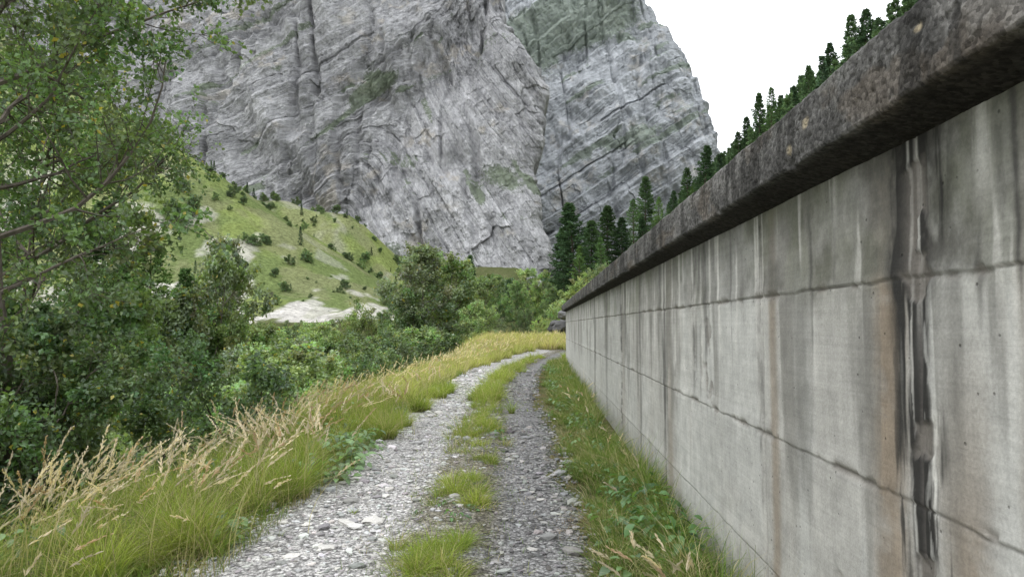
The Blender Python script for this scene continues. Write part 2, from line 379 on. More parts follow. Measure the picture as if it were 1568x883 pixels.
# ------------------------------------------------------------------ concrete wall
XW = 1.17; WE = 29.
iy = 1/np.linspace(1/1.35, 1/14., 640)
WY = np.concatenate([np.linspace(-6, 1.3, 30), iy, np.linspace(14.1, WE, 100)])
WZ = np.linspace(-.15, 2.2, 330)
Yg, Zg = np.meshgrid(WY, WZ)
hj = [.38, 1.05, 1.75]; vj = [-1.2, 2.15, 3.62, 6.4, 9.7, 14.2, 19, 24]
dep = np.zeros(Yg.shape)
jit = (fbm(Yg*7, Yg*0, 301)-.5)*.014
groove = np.zeros(Yg.shape)
for h in hj:
    gsh = np.exp(-((Zg-h-jit)/.0045)**2)*np.clip(-.1+1.4*fbm(Yg*7, Zg*9, 302+int(h*10)), 0, 1.1); groove = np.maximum(groove, gsh)
    dep -= .006*ss(.0, .004, Zg-h-jit)*ss(.10, .0, Zg-h)   # slight lip of each lift
jv = (fbm(Zg*6, Zg*0, 303)-.5)*.022
for i, v in enumerate(vj):
    gsh = np.exp(-((Yg-v-jv)/(.005+.002*v*.5))**2)*(.3+.8*fbm(Zg*8, Yg*8, 304)); groove = np.maximum(groove, gsh)
dep += .009*groove
spall = ss(.55, .66, fbm(Yg*7, Zg*7, 305, 5))*(np.exp(-((Yg-4.75)/.2)**2)*np.exp(-((Zg-1.35)/.3)**2)+np.exp(-((Yg-2.75)/.05)**2)*ss(1.0, .2, Zg)+np.exp(-((Yg-2.15)/.06)**2)+np.exp(-((Zg-1.05)/.02)**2)*.9+np.exp(-((Zg-1.75)/.018)**2)*.8)
spall = np.clip(spall*1.3, 0, 1)
dep += .010*spall+(fbm(Yg*1.3, Zg*1.3, 306)-.5)*.012+(fbm(Yg*20, Zg*20, 307)-.5)*.002
# weathering masks (run-off below the coping)
ztop = 2.2-Zg
blotch = ss(.35, .62, fbm(Yg*3.5, Zg*5, 315, 6, .6))
b2 = ss(.40, .60, fbm(Yg*9, Zg*6, 316, 6, .65))
sy = fbm(Yg*3.6, Yg*0+1, 311, 5)
L = .10+1.5*ss(.42, .70, sy)+.4*(vn(Yg*22, Yg*0, 312)-.5)
drk = ss(.0, .45, L-ztop)*(.35+.5*ss(.35, .6, fbm(Yg*8, Zg*1.0, 313)))
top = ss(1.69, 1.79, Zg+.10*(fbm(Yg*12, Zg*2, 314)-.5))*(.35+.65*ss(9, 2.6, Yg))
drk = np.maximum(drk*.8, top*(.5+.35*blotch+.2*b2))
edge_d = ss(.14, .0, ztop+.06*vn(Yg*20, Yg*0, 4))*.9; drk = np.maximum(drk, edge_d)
def band(y, w, a=1., jl=.03, lo=-.2, pw=3):
    j = (fbm(Zg*2.4, Zg*0+y, 320)-.5)*jl
    return a*np.exp(-(np.abs(Yg-y-j)/w)**pw)*ss(lo, lo+.3, Zg)
st1 = fbm(Yg*34, Zg*3.2, 321, 5); st2 = fbm(Yg*18, Zg*2, 322, 5); st3 = fbm(Yg*50, Zg*9, 323, 5)
blk = band(2.145, .045, 1.3, .05)*(.4+.9*ss(.35, .6, st1))*(.6+.7*ss(.3, .55, st3))+band(2.07, .08, 1., .08)*ss(.40, .56, st2)+band(2.23, .08, 1., .08)*ss(.42, .58, st2)
blk += band(2.16, .16, .75)*ss(1.55, 1.85, Zg)*(.3+.7*b2)
blk += band(2.14, .05, .6, .05)*ss(.4, .5, st3)
blk += band(2.10, .19, 1.1)*ss(1.0, .5, Zg+.3*fbm(Yg*10, Zg*6, 325))*ss(.42, .53, fbm(Yg*14, Zg*6, 326, 6, .65))
blk += band(3.66, .04, .9)*ss(.3, .6, fbm(Yg*9, Zg*2, 324))*(.3+.7*b2)
blk += band(6.4, .07, .8)*ss(.3, .6, st2)+band(5.2, .05, .6)*ss(.8, 1.4, Zg)*b2+band(9.7, .10, .8)*b2+band(14.2, .14, .5)+band(7.9, .05, .5)+band(11.8, .1, .4)
rd_ = R(77)
drips = np.zeros(Yg.shape)
for i in range(34):   # individual dark run-off drips under the coping
    y = 1.55+rd_.rand()**1.5*12; wd_ = rd_.uniform(.008, .028)*(1+y*.12); ln_ = rd_.uniform(.3, 1.5); j = (fbm(Zg*3, Zg*0+i, 330)-.5)*.02
    tt_ = np.clip(ztop/ln_, 0, 1.2)
    drips = np.maximum(drips, np.exp(-(np.abs(Yg-y-j)/(wd_*(1.25-tt_).clip(.2)))**2)*ss(1.05, .6, tt_)*rd_.uniform(.35, .85))
drips *= .45+.7*ss(.35, .6, fbm(Yg*30, Zg*6, 336))
brn = band(2.33, .13, 1.0, .10)*(.55+.6*blotch)+band(1.93, .13, .95, .12)*ss(2.2, 1.0, Zg+.3)*(.4+.8*blotch)+band(3.46, .06, .9)+band(3.3, .14, .25)+band(6.15, .12, .5)+band(9.5, .15, .4)+band(1.66, .05, .6, .10)
brn += .2*ss(.55, .70, fbm(Yg*2.5, Zg*.6, 331))+.25*ss(.54, .7, fbm(Yg*1.6, Zg*1.6, 332))*ss(.9, .2, Zg)
wht = ss(.64, .72, fbm(Yg*13+7, Zg*.7, 341, 3))*ss(.9, .2, ztop+.4*(vn(Yg*11, Yg*0, 9)-.5))*.8
wht += band(2.075, .012, 1.1, .05)*ss(.4, .55, st3)*ss(1.7, 1.2, Zg)+band(2.19, .008, .8, .05)*ss(.4, .55, st3)+band(1.83, .035, .9, .03, 1.80, 2)*ss(.25, .55, st1)+band(2.75, .04, .6, .03, 1.8, 2)*ss(.3, .55, st1)
for y_, z0, z1, w_ in ((4.95, 1.2, 2.1, .035), (5.9, 1.05, 1.9, .06), (5.55, 1.05, 1.75, .05), (7.4, 1.2, 1.9, .07), (6.9, 1.3, 2.0, .05)):
    wht += np.exp(-(np.abs(Yg-y_)/(w_*(.4+.6*(z1-Zg)/(z1-z0)).clip(.1, 3)))**2)*ss(z0-.1, z0+.05, Zg)*ss(z1+.1, z1-.1, Zg)*.8*ss(.3, .55, fbm(Yg*25, Zg*5, 343))
mos = ss(.45, .68, fbm(Yg*2.2, Zg*2.2, 351))*ss(1.5, 2.0, Zg)*.9+.6*ss(.22, -.02, Zg-.25*fbm(Yg*3, Zg, 352))
base = np.array([.42, .42, .395])
C = base*(.84+.30*fbm(Yg*1.1, Zg*1.6, 361)[..., None])*(.93+.14*fbm(Yg*6, Zg*6, 362)[..., None])
lift = (hsh(np.searchsorted(hj, Zg.ravel()).reshape(Zg.shape)*13+np.searchsorted(vj, Yg.ravel()).reshape(Zg.shape), 5)-.5)*.14
C = C*(1+lift[..., None])
def mx(C, c, f): f = np.clip(f, 0, 1)[..., None]; return C*(1-f)+np.array(c)*f
C = mx(C, (.225, .185, .14), brn*.75)
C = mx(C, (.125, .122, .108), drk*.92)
C = mx(C, (.12, .13, .08), mos*.5)
C = mx(C, (.07, .068, .062), drips)
C = mx(C, (.025, .024, .022), blk)
C = mx(C, (.58, .57, .53), wht*.75)
C = mx(C, (.12, .11, .10), groove*.65)
C = mx(C, (.18, .165, .145), spall*.7)
m, nt = newmat('weathered_concrete'); q = N(nt)
g = q.n('ShaderNodeTexCoord').outputs['Object']; c = q.n('ShaderNodeAttribute', attribute_name='Col').outputs[0]
n1 = q.noise(g, 6, 7, .7); n2 = q.noise(g, 90, 3, .7); n3 = q.noise(g, 1., 4, .6, (1., 1.2, 45.)); n4 = q.noise(g, 1., 5, .7, (1., 14., 1.0))
f = q.math('MULTIPLY', q.rng(n1, .3, .7, .78, 1.17), q.rng(n2, .3, .7, .86, 1.14))
f = q.math('MULTIPLY', f, q.rng(n3, .3, .7, .93, 1.06)); f = q.math('MULTIPLY', f, q.rng(n4, .3, .7, .88, 1.08))
vo = q.n('ShaderNodeTexVoronoi', {'Vector': g, 'Scale': 16.})
pick = q.n('ShaderNodeSeparateColor', {0: vo.outputs['Color']}).outputs[0]
hole = q.math('MULTIPLY', q.rng(vo.outputs['Distance'], .05, .11, 1., 0.), q.math('GREATER_THAN', pick, .72))
f = q.math('MULTIPLY', f, q.rng(hole, 0, 1, 1., .45))
b = q.n('ShaderNodeBsdfPrincipled', {'Base Color': q.scale(c, f), 'Roughness': .85, 'Specular IOR Level': .3})
hh = q.math('ADD', q.math('ADD', q.math('MULTIPLY', n1, .5), q.math('MULTIPLY', n2, .3)), q.math('ADD', q.math('MULTIPLY', n3, .5), q.math('MULTIPLY', hole, -1.2)))
bp = q.n('ShaderNodeBump', {'Height': hh, 'Strength': .55, 'Distance': .006})
nt.links.new(bp.outputs[0], b.inputs['Normal']); q.out(b.outputs[0]); MC = m
wall = empty('concrete_retaining_wall')
obj('wall_face', mesh_quads('wall_face', np.stack([XW+dep, Yg, Zg], -1), gridF(*Yg.shape)[:, ::-1], C.reshape(-1, 3), [MC], smooth=True), parent=wall)
# body behind the face (end, back)
bx = np.array([[1.19, -6, -.2], [1.5, -6, -.2], [1.5, WE-.01, -.2], [1.19, WE-.01, -.2], [1.19, -6, 2.19], [1.5, -6, 2.19], [1.5, WE-.01, 2.19], [1.19, WE-.01, 2.19]])
bf = np.array([[1, 2, 6, 5], [2, 3, 7, 6], [0, 1, 5, 4], [4, 5, 6, 7], [3, 0, 4, 7]])
obj('wall_body', mesh_quads('wall_body', bx, bf, np.broadcast_to(base, (8, 3)), [MC]), parent=wall)
# coping
prof = np.array([[1.20, 2.185], [1.17, 2.185], [1.05, 2.215], [1.008, 2.225], [1.0, 2.235], [.998, 2.34], [1.0, 2.447], [1.012, 2.462], [1.05, 2.468], [1.5, 2.49], [1.55, 2.48], [1.55, 2.2], [1.3, 2.19]])
seg = np.r_[0, np.cumsum(np.linalg.norm(np.diff(prof, axis=0), axis=1))]
tt = np.unique(np.r_[np.linspace(0, .22, 24), np.linspace(.22, .50, 60), np.linspace(.5, seg[-1], 20), seg[:8]])
PX_ = np.interp(tt, seg, prof[:, 0]); PZ_ = np.interp(tt, seg, prof[:, 1])
CY = np.concatenate([np.linspace(-6, 1.0, 20), 1/np.linspace(1/1.05, 1/14., 640), np.linspace(14.1, WE+.04, 120)])
A, Yc = np.meshgrid(tt, CY); Xc = np.interp(A, tt, PX_); Zc = np.interp(A, tt, PZ_)
d1 = (fbm(Yc*5, A*5, 401)-.5)*.018+(fbm(Yc*40, A*40, 402, 3)-.5)*.008
chip = ss(.60, .72, fbm(Yc*6, A*4, 403))*np.exp(-((A-seg[4])/.03)**2)*.022+ss(.6, .75, fbm(Yc*5, A*4, 405))*np.exp(-((A-seg[6])/.03)**2)*.018
Xc = Xc+np.where(A < seg[8], d1+chip, 0); Zc = Zc+np.where(A < seg[9], -d1*.4, 0)
pit = ss(.60, .68, fbm(Yc*22, A*22, 404, 3)); Xc = Xc+pit*.005
li = fbm(Yc*3.2, A*5, 411)
C = np.array([.088, .086, .082])*(.45+1.1*fbm(Yc*9, A*9, 412)[..., None])
C = mx(C, (.13, .105, .08), ss(.58, .66, fbm(Yc*2.5, A*5, 413))*.4)
C = mx(C, (.20, .195, .185), ss(.52, .68, li)*.5)
C = mx(C, (.16, .16, .15), ss(.5, .62, fbm(Yc*6, A*14, 418))*ss(seg[6]-.10, seg[6], A)*.6)
C = mx(C, (.035, .034, .032), ss(.50, .60, fbm(Yc*7, A*1.5, 414))*.75)
spot = lambda y, a, r: np.exp(-(((Yc-y)/(r*1.3))**2+((A-a)/r)**2)**2)
C = mx(C, (.34, .29, .20), (spot(2.55, .33, .022)+spot(2.72, .27, .018)+spot(1.8, .36, .012))*.8)
C = mx(C, (.032, .029, .027), ss(.20, .15, A)*.92)  # shade below the overhang put into the underside's base colour
m, nt = newmat('coping_concrete'); q = N(nt)
g = q.n('ShaderNodeTexCoord').outputs['Object']; c = q.n('ShaderNodeAttribute', attribute_name='Col').outputs[0]
n1 = q.noise(g, 30, 6, .75); n2 = q.noise(g, 170, 3, .8)
vo = q.n('ShaderNodeTexVoronoi', {'Vector': g, 'Scale': 70.}); vs = q.n('ShaderNodeSeparateColor', {0: vo.outputs['Color']}).outputs[0]
f = q.math('MULTIPLY', q.rng(n1, .3, .7, .5, 1.5), q.rng(vs, 0, 1, .65, 1.5))
b = q.n('ShaderNodeBsdfPrincipled', {'Base Color': q.scale(c, f), 'Roughness': .95, 'Specular IOR Level': .1})
hh = q.math('ADD', n1, q.math('ADD', q.math('MULTIPLY', n2, .5), q.math('MULTIPLY', vo.outputs['Distance'], -.5)))
bp = q.n('ShaderNodeBump', {'Height': hh, 'Strength': 1., 'Distance': .008})
nt.links.new(bp.outputs[0], b.inputs['Normal']); q.out(b.outputs[0])
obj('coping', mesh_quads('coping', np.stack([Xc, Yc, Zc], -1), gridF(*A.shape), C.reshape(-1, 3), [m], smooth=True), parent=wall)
obj('coping_end', mesh_quads('coping_end', np.array([[1.0, WE+.03, 2.23], [1.55, WE+.03, 2.2], [1.55, WE+.03, 2.48], [1.0, WE+.03, 2.46]]), np.array([[0, 1, 2, 3]]), np.full((4, 3), .1), [m]), parent=wall)
# ------------------------------------------------------------------ grass
def blades(P, h, w, ang, lean, col, rng, segs=4, tipc=None, droop=0., root=None):
    n = len(P); t = np.linspace(0, 1, segs+1)[None]
    lean = lean[:, None]
    fac = rng.uniform(0, 6.28, n)
    hor = h[:, None]*lean*t**2; ver = h[:, None]*(t-.45*lean*t**2-droop*t**3)
    d = np.stack([np.cos(ang), np.sin(ang)], -1)
    cen = np.stack([P[:, 0:1]+d[:, 0:1]*hor, P[:, 1:2]+d[:, 1:2]*hor, P[:, 2:3]+ver], -1)
    ww = w[:, None]*(1-t**1.5*.92)*.5
    sd = np.stack([np.cos(fac), np.sin(fac)], -1)
    off_ = np.stack([sd[:, 0:1]*ww, sd[:, 1:2]*ww, 0*ww], -1)
    V = np.stack([cen-off_, cen+off_], 2)  # n,s,2,3
    k = (segs+1)*2
    f = np.array([[2*i, 2*i+1, 2*i+3, 2*i+2] for i in range(segs)])
    F = (f[None]+(np.arange(n)*k)[:, None, None]).reshape(-1, 4)
    c = col[:, None, None, :]*np.ones((1, segs+1, 2, 1))
    if tipc is not None:
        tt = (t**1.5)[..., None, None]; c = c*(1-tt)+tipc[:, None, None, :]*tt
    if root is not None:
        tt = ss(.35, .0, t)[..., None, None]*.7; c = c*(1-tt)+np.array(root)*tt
    return V.reshape(-1, 3), F, c.reshape(-1, 3), 0
def tussocks(cx, cy, r, nb, h, w, colA, colB, rng, lean=.5, dry=.22):
    """cx,cy arrays of tussock centres"""
    n = len(cx); idx = np.repeat(np.arange(n), nb)
    N_ = len(idx); a = rng.uniform(0, 6.28, N_); rr = r[idx]*np.sqrt(rng.rand(N_))
    X = cx[idx]+np.cos(a)*rr; Y = cy[idx]+np.sin(a)*rr; X = np.where((cx[idx] < 1.16) & (Y < 29), np.minimum(X, 1.15), X); Z = ground(X, Y)
    hh = h[idx]*rng.uniform(.35, 1.15, N_); ang = a+rng.normal(0, .7, N_)
    ln = lean*rng.uniform(.3, 1.6, N_)*(.4+rr/r[idx])
    mixv = np.clip(rng.rand(n)[idx]*.7+rng.rand(N_)*.4, 0, 1)[:, None]
    col = (np.array(colA)*(1-mixv)+np.array(colB)*mixv)*rng.uniform(.65, 1.3, (N_, 1))*rng.uniform(.75, 1.2, (n, 1))[idx]
    dr = rng.rand(N_) < (dry*rng.uniform(.2, 2.2, n))[idx]
    col = np.where(dr[:, None], np.array([.46, .41, .26])*rng.uniform(.6, 1.2, (N_, 1)), col)
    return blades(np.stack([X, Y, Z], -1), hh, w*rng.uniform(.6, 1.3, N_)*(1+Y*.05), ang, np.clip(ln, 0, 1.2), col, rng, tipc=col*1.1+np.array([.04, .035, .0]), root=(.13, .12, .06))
def seedstems(X, Y, h, rng, wind=.6, k=26, hcol=(.60, .53, .42)):
    n = len(X); Z = ground(X, Y); P = np.stack([X, Y, Z], -1)
    ang = wind+rng.normal(0, .9, n); ln = rng.uniform(.15, .75, n)
    straw = np.array([.40, .37, .20]); col = straw*rng.uniform(.6, 1.1, (n, 1))
    st = blades(P, h, .0035*(1+Y*.12), ang, ln, col, rng, segs=5)
    # feathery heads along the last 28% of each stem
    idx = np.repeat(np.arange(n), k); m_ = len(idx); t = rng.uniform(.74, 1.0, m_)
    l = ln[idx]; H = h[idx]
    hor = H*l*t**2; ver = H*(t-.45*l*t**2)
    Q = np.stack([X[idx]+np.cos(ang[idx])*hor, Y[idx]+np.sin(ang[idx])*hor, Z[idx]+ver], -1)
    dv = np.stack([np.cos(ang[idx])*l*1.6, np.sin(ang[idx])*l*1.6, 1-.9*l*t], -1)+rng.normal(0, .22, (m_, 3))
    dv /= np.linalg.norm(dv, axis=1, keepdims=True)
    L_ = (.030+.018*rng.rand(m_))*(1.1-(t-.74)*2.2)*(1+Y[idx]*.03); s = rng.normal(0, 1, (m_, 3)); s = np.cross(dv, s); s /= np.linalg.norm(s, axis=1, keepdims=True)
    W = (.003*(1+Y[idx]*.10))[:, None]
    V = np.stack([Q, Q+dv*L_[:, None]*.5+s*W, Q+dv*L_[:, None], Q+dv*L_[:, None]*.5-s*W], 1)
    F = np.arange(m_*4).reshape(-1, 4)
    hc = np.array(hcol)*rng.uniform(.65, 1.2, (n, 1))*np.where(rng.rand(n, 1) < .2, np.array([[.85, .72, .65]]), 1.)
    return [st, (V.reshape(-1, 3), F, np.repeat(hc[idx], 4, 0), 0)]
def gp(px, py):
    dd = sight(px, py, 1.)-EYE; p = EYE+dd*(1.6/-dd[2]); return p[0], p[1]
rng = R(11)
def left_edge(Y): return -2.12+off(Y)
# left verge
parts = []
GR = (.14, .225, .05); YG = (.30, .36, .09); ST = (.48, .45, .22); DG = (.07, .135, .038)
n = 230; Y = 2.6+13*rng.rand(n)**1.2; X = left_edge(Y)-.3-rng.rand(n)**.9*2.6
parts.append(tussocks(X, Y, rng.uniform(.05, .14, n), rng.randint(50, 140, n), rng.uniform(.25, .66, n), .0042, GR, YG, rng, .75, .2))
def clumps(lst, nb, A=GR, B=YG, lean=.8, w=.0042, dry=.13):
    a = np.array([gp(p[0], p[1]) for p in lst]); h = np.array([p[2] for p in lst]); r = np.array([p[3] for p in lst])
    k = 3; cx = np.repeat(a[:, 0], k)+rng.normal(0, 1, len(lst)*k)*np.repeat(r, k); cy = np.repeat(a[:, 1], k)+rng.normal(0, 1, len(lst)*k)*np.repeat(r, k)
    parts.append(tussocks(cx, cy, np.repeat(r, k), np.full(len(cx), nb), np.repeat(h, k)*rng.uniform(.7, 1.1, len(cx)), w, A, B, rng, lean, dry))
clumps([(435, 765, .75, .12), (455, 745, .7, .12), (400, 775, .6, .11), (480, 720, .6, .10), (590, 672, .58, .13), (615, 655, .5, .11), (570, 665, .5, .1), (300, 850, .5, .12), (330, 830, .5, .10),
        (200, 875, .5, .12), (640, 630, .55, .12), (665, 610, .5, .15), (690, 600, .5, .15), (500, 700, .5, .1)], 260)
n = 1000; Y = 13+38*rng.rand(n); X = left_edge(np.minimum(Y, 36))-.05-rng.rand(n)*3.4
X = np.where(Y > 36, rng.uniform(-5, 5.2, n), X)
parts.append(tussocks(X, Y, rng.uniform(.15, .35, n), rng.randint(30, 60, n), rng.uniform(.35, .7, n), .008, (.24, .32, .08), (.42, .43, .16), rng, .6, .25))
n = 420; Y = 37+10*rng.rand(n); X = rng.uniform(-4.5, 7, n)
parts.append(tussocks(X, Y, rng.uniform(.2, .4, n), rng.randint(30, 60, n), rng.uniform(.6, .95, n), .011, YG, ST, rng, .6, .3))
n = 420; Y = 29.2+12*rng.rand(n); X = rng.uniform(1.1, 6, n)+(Y-29)*.14
parts.append(tussocks(X, Y, rng.uniform(.2, .4, n), rng.randint(30, 60, n), rng.uniform(.4, .8, n), .011, GR, YG, rng, .6))
# loose blades between
n = 30000; Y = 2.5+20*rng.rand(n)**1.4; X = left_edge(Y)+.1-np.abs(rng.normal(0, 1.5, n))
pm = fbm(X*1.5, Y*1.5, 75)
col = np.where((rng.rand(n) < ss(.25, .55, pm))[:, None], [GR], [(.38, .34, .19)])*rng.uniform(.55, 1.2, (n, 1))
parts.append(blades(np.stack([X, Y, ground(X, Y)], -1), rng.uniform(.05, .34, n), .0035*(1+Y*.05), rng.uniform(0, 6.28, n), rng.uniform(.2, 1.2, n), col, rng, root=(.13, .12, .06)))
# centre strip
n = 330; Y = 2.9+30*rng.rand(n)**1.1; w_ = (fbm(Y*.9, Y*0+1.7, 65)-.5)*.35
X = -.68-w_*.5+rng.normal(0, .15, n)+off(Y)
k = fbm(Y*.9, Y*0+5, 71)*1.+rng.rand(n)*.18 > .50; k |= Y > 12
X = X[k]; Y = Y[k]; n = len(X)
parts.append(tussocks(X, Y, rng.uniform(.04, .12, n), rng.randint(30, 90, n), rng.uniform(.10, .27, n)*(1+.9*ss(8, 14, Y)), .004, GR, YG, rng, .9, .15))
clumps([(725, 668, .38, .13), (745, 655, .36, .12), (705, 672, .28, .10), (730, 760, .27, .09), (715, 745, .24, .08), (655, 855, .22, .08), (690, 850, .24, .08), (755, 605, .5, .12), (765, 585, .5, .15), (745, 615, .45, .12), (735, 775, .24, .08), (675, 878, .24, .08), (640, 880, .2, .07), (740, 710, .2, .08)], 170)
n = 9000; Y = 2.8+25*rng.rand(n)**1.3; X = -.66+rng.normal(0, .27, n)+off(Y)
col = np.where(rng.rand(n, 1) < .6, [GR], [(.32, .28, .17)])*rng.uniform(.6, 1.2, (n, 1))
parts.append(blades(np.stack([X, Y, ground(X, Y)+.01], -1), rng.uniform(.02, .12, n), .003*(1+Y*.06), rng.uniform(0, 6.28, n), rng.uniform(.3, 1.2, n), col, rng))
# stray tufts in the gravel
n = 70; Y = 3+14*rng.rand(n); X = off(Y)+rng.uniform(-2.1, .2, n)
parts.append(tussocks(X, Y, rng.uniform(.02, .05, n), rng.randint(8, 30, n), rng.uniform(.04, .12, n), .003, GR, YG, rng, 1.))
# verge along the wall
n = 600; Y = 2.6+27*rng.rand(n)**1.3; X = rng.uniform(.42, 1.10, n)+off(Y)*(1-rng.rand(n))*.5; X += (fbm(Y*1.2, Y*0, 76)-.5)*.3
parts.append(tussocks(X, Y, rng.uniform(.05, .15, n), rng.randint(35, 110, n), rng.uniform(.16, .6, n)*(.5+.6*ss(.4, 1., X)), .0042, DG, (.17, .25, .065), rng, 1., .2))
n = 14000; Y = 2.6+26*rng.rand(n)**1.4; X = rng.uniform(.15, 1.14, n)+off(Y)*.6; X = np.minimum(X, 1.14)
pm = fbm(X*2.5, Y*2.0, 78)
col = np.where((rng.rand(n) < ss(.32, .56, pm))[:, None], [DG], [(.30, .22, .13)])*rng.uniform(.6, 1.3, (n, 1))
parts.append(blades(np.stack([X, Y, ground(X, Y)], -1), rng.uniform(.04, .24, n)*ss(.1, .6, X).clip(.3), .0035*(1+Y*.05), rng.uniform(0, 6.28, n), rng.uniform(.3, 1.2, n), col, rng, root=(.13, .11, .06)))
V, F, Cc, Mi = cat(parts)
obj('grass', mesh_quads('grass', V, F, Cc, [MGRASS]))
# seeding grasses
parts = []
n = 700; Y = 2.6+11*rng.rand(n)**1.1; X = left_edge(Y)-.4-rng.rand(n)*2.4
cl = fbm(X*1.3, Y*1.3, 73); k = cl > .44; X = X[k]; Y = Y[k]; n = len(X)
parts += seedstems(X, Y, rng.uniform(.5, .92, n), rng, 0.2)
for (px, py, c_) in [(440, 760, 34), (400, 778, 30), (480, 725, 26), (590, 668, 14), (250, 865, 30), (120, 880, 26), (330, 840, 14), (50, 878, 20), (650, 620, 14)]:
    a = gp(px, py); n = c_; parts += seedstems(a[0]+rng.normal(0, .2, n), a[1]+rng.normal(0, .22, n), rng.uniform(.7, 1.05, n), rng, 2.6 if px > 380 else .3, 34)
n = 1300; Y = 12+36*rng.rand(n); X = left_edge(np.minimum(Y, 34))-.2-rng.rand(n)*3.2; X = np.where(Y > 36, rng.uniform(-5, 6.5, n), X)
parts += seedstems(X, Y, rng.uniform(.5, .9, n), rng, .4, 14, (.66, .60, .44))
n = 22; Y = rng.uniform(2.9, 4.2, n); X = rng.uniform(.55, .95, n)
parts += seedstems(X, Y, rng.uniform(.3, .5, n), rng, 2.6, 34)
n = 20; Y = rng.uniform(5, 16, n); X = rng.uniform(.6, 1.08, n)
parts += seedstems(X, Y, rng.uniform(.3, .6, n), rng, 2., 18)
V, F, Cc, Mi = cat(parts)
obj('seeding_grass', mesh_quads('seeding_grass', V, F, Cc, [MGRASS]))
# broad-leaved weeds
def weeds(cx, cy, size, nl, rng, colr=(.075, .15, .045)):
    idx = np.repeat(np.arange(len(cx)), nl); n = len(idx)
    a = rng.uniform(0, 6.28, n); s = size[idx]; hgt = rng.uniform(.15, 1., n)*s*1.1; rad = rng.uniform(.1, 1., n)*s*.9
    X = cx[idx]+np.cos(a)*rad; Y = cy[idx]+np.sin(a)*rad; X = np.minimum(X, 1.10); Z = ground(X, Y)+hgt
    L = s*rng.uniform(.2, .42, n); W = L*rng.uniform(.5, .8, n)*.5
    el = rng.uniform(-.6, .35, n); a2 = a+rng.normal(0, .5, n)
    d = np.stack([np.cos(a2)*np.cos(el), np.sin(a2)*np.cos(el), np.sin(el)], -1)
    sv = np.stack([-np.sin(a2), np.cos(a2), rng.normal(0, .25, n)], -1); up = np.cross(d, sv)
    t = np.array([0, .25, .55, .8, 1.]); wf = np.array([.08, .85, 1., .62, .04]); dr = -np.array([0, 0, .06, .16, .3])
    mid = np.stack([X, Y, Z], -1)[:, None]+d[:, None]*(L[:, None]*t)[..., None]+up[:, None]*(L[:, None]*dr)[..., None]
    e = sv[:, None]*(W[:, None]*wf)[..., None]; fold = up[:, None]*(W[:, None]*wf*.3)[..., None]
    V = np.stack([mid-e+fold, mid, mid+e+fold], 2); k = 15
    V[..., 0] = np.minimum(V[..., 0], np.where(Y < 29, 1.16, 99)[:, None, None])
    f = np.array([[3*i+j, 3*i+j+1, 3*i+j+4, 3*i+j+3] for i in range(4) for j in range(2)])
    F = (f[None]+(np.arange(n)*k)[:, None, None]).reshape(-1, 4)
    c = np.array(colr)*rng.uniform(.6, 1.5, (n, 1))*np.array([1, 1, 1]); c = np.repeat(c, 15, 0)
    # stalks
    B = np.stack([cx[idx], cy[idx], ground(cx[idx], cy[idx])], -1); T = np.stack([X, Y, Z], -1)
    o = np.array([.0025, .001, 0])
    V2 = np.stack([B-o, B+o, T+o*.5, T-o*.5], 1).reshape(-1, 3)
    return [(V.reshape(-1, 3), F, c, 0), (V2, np.arange(n*4).reshape(-1, 4), np.array([.12, .15, .05]), 0)]
rng = R(21); parts = []
def wd(lst, nl, col=(.075, .15, .045)):
    a = np.array([gp(p[0], p[1]) for p in lst]); s = np.array([p[2] for p in lst])
    parts.extend(weeds(a[:, 0], a[:, 1], s, nl, rng, col))
wd([(540, 715, .34), (505, 705, .28), (560, 690, .25), (470, 740, .24), (520, 740, .24), (345, 830, .2)], 70, (.12, .195, .08))
wd([(990, 800, .26), (940, 775, .16), (1010, 850, .28), (960, 830, .16), (925, 700, .2), (900, 660, .2), (1040, 870, .24), (880, 620, .25), (935, 740, .2), (975, 770, .24)], 50, (.07, .145, .045))
wd([(700, 805, .12), (680, 780, .10), (720, 790, .10), (765, 675, .16), (700, 830, .08), (640, 790, .06)], 18)
n = 90; Y = 3+22*rng.rand(n)**1.3; X = rng.uniform(.4, 1.05, n)+off(Y)*.5
parts += weeds(X, Y, rng.uniform(.08, .26, n), 26, rng, (.10, .17, .055))
n = 70; Y = 3+22*rng.rand(n); X = left_edge(Y)-.3-rng.rand(n)*2
parts += weeds(X, Y, rng.uniform(.08, .25, n), 24, rng, (.12, .19, .07))
V, F, Cc, Mi = cat(parts)
obj('broadleaf_weeds', mesh_quads('broadleaf_weeds', V, F, Cc, [MLEAF], smooth=True))
# ------------------------------------------------------------------ trees
def nrm(v): return v/(np.linalg.norm(v, axis=-1, keepdims=True)+1e-9)
def poly(P0, D, L, S, up, wob, rng):
    n = len(P0); out = [P0]; d = nrm(D); p = P0
    for i in range(S-1):
        p = p+d*(L/(S-1))[:, None]; out.append(p)
        d = nrm(d+rng.normal(0, wob, (n, 3))+np.array([0, 0, up]))
    return np.stack(out, 1)
def tubes(P, Rr, sides, col):
    n, S, _ = P.shape
    T = nrm(np.gradient(P, axis=1)); ref = np.where(np.abs(T[..., 2:3]) > .9, np.array([1., 0, 0]), np.array([0, 0, 1.]))
    A = nrm(np.cross(T, ref)); B = np.cross(T, A)
    a = np.arange(sides)*2*np.pi/sides
    V = P[:, :, None]+Rr[:, :, None, None]*(A[:, :, None]*np.cos(a)[None, None, :, None]+B[:, :, None]*np.sin(a)[None, None, :, None])
    base = (np.arange(n)*S*sides)[:, None, None]+(np.arange(S-1)*sides)[None, :, None]
    j = np.arange(sides)[None, None]; j2 = (j+1) % sides
    F = np.stack([base+j, base+j2, base+sides+j2, base+sides+j], -1).reshape(-1, 4)
    return V.reshape(-1, 3), F, np.array(col), 1
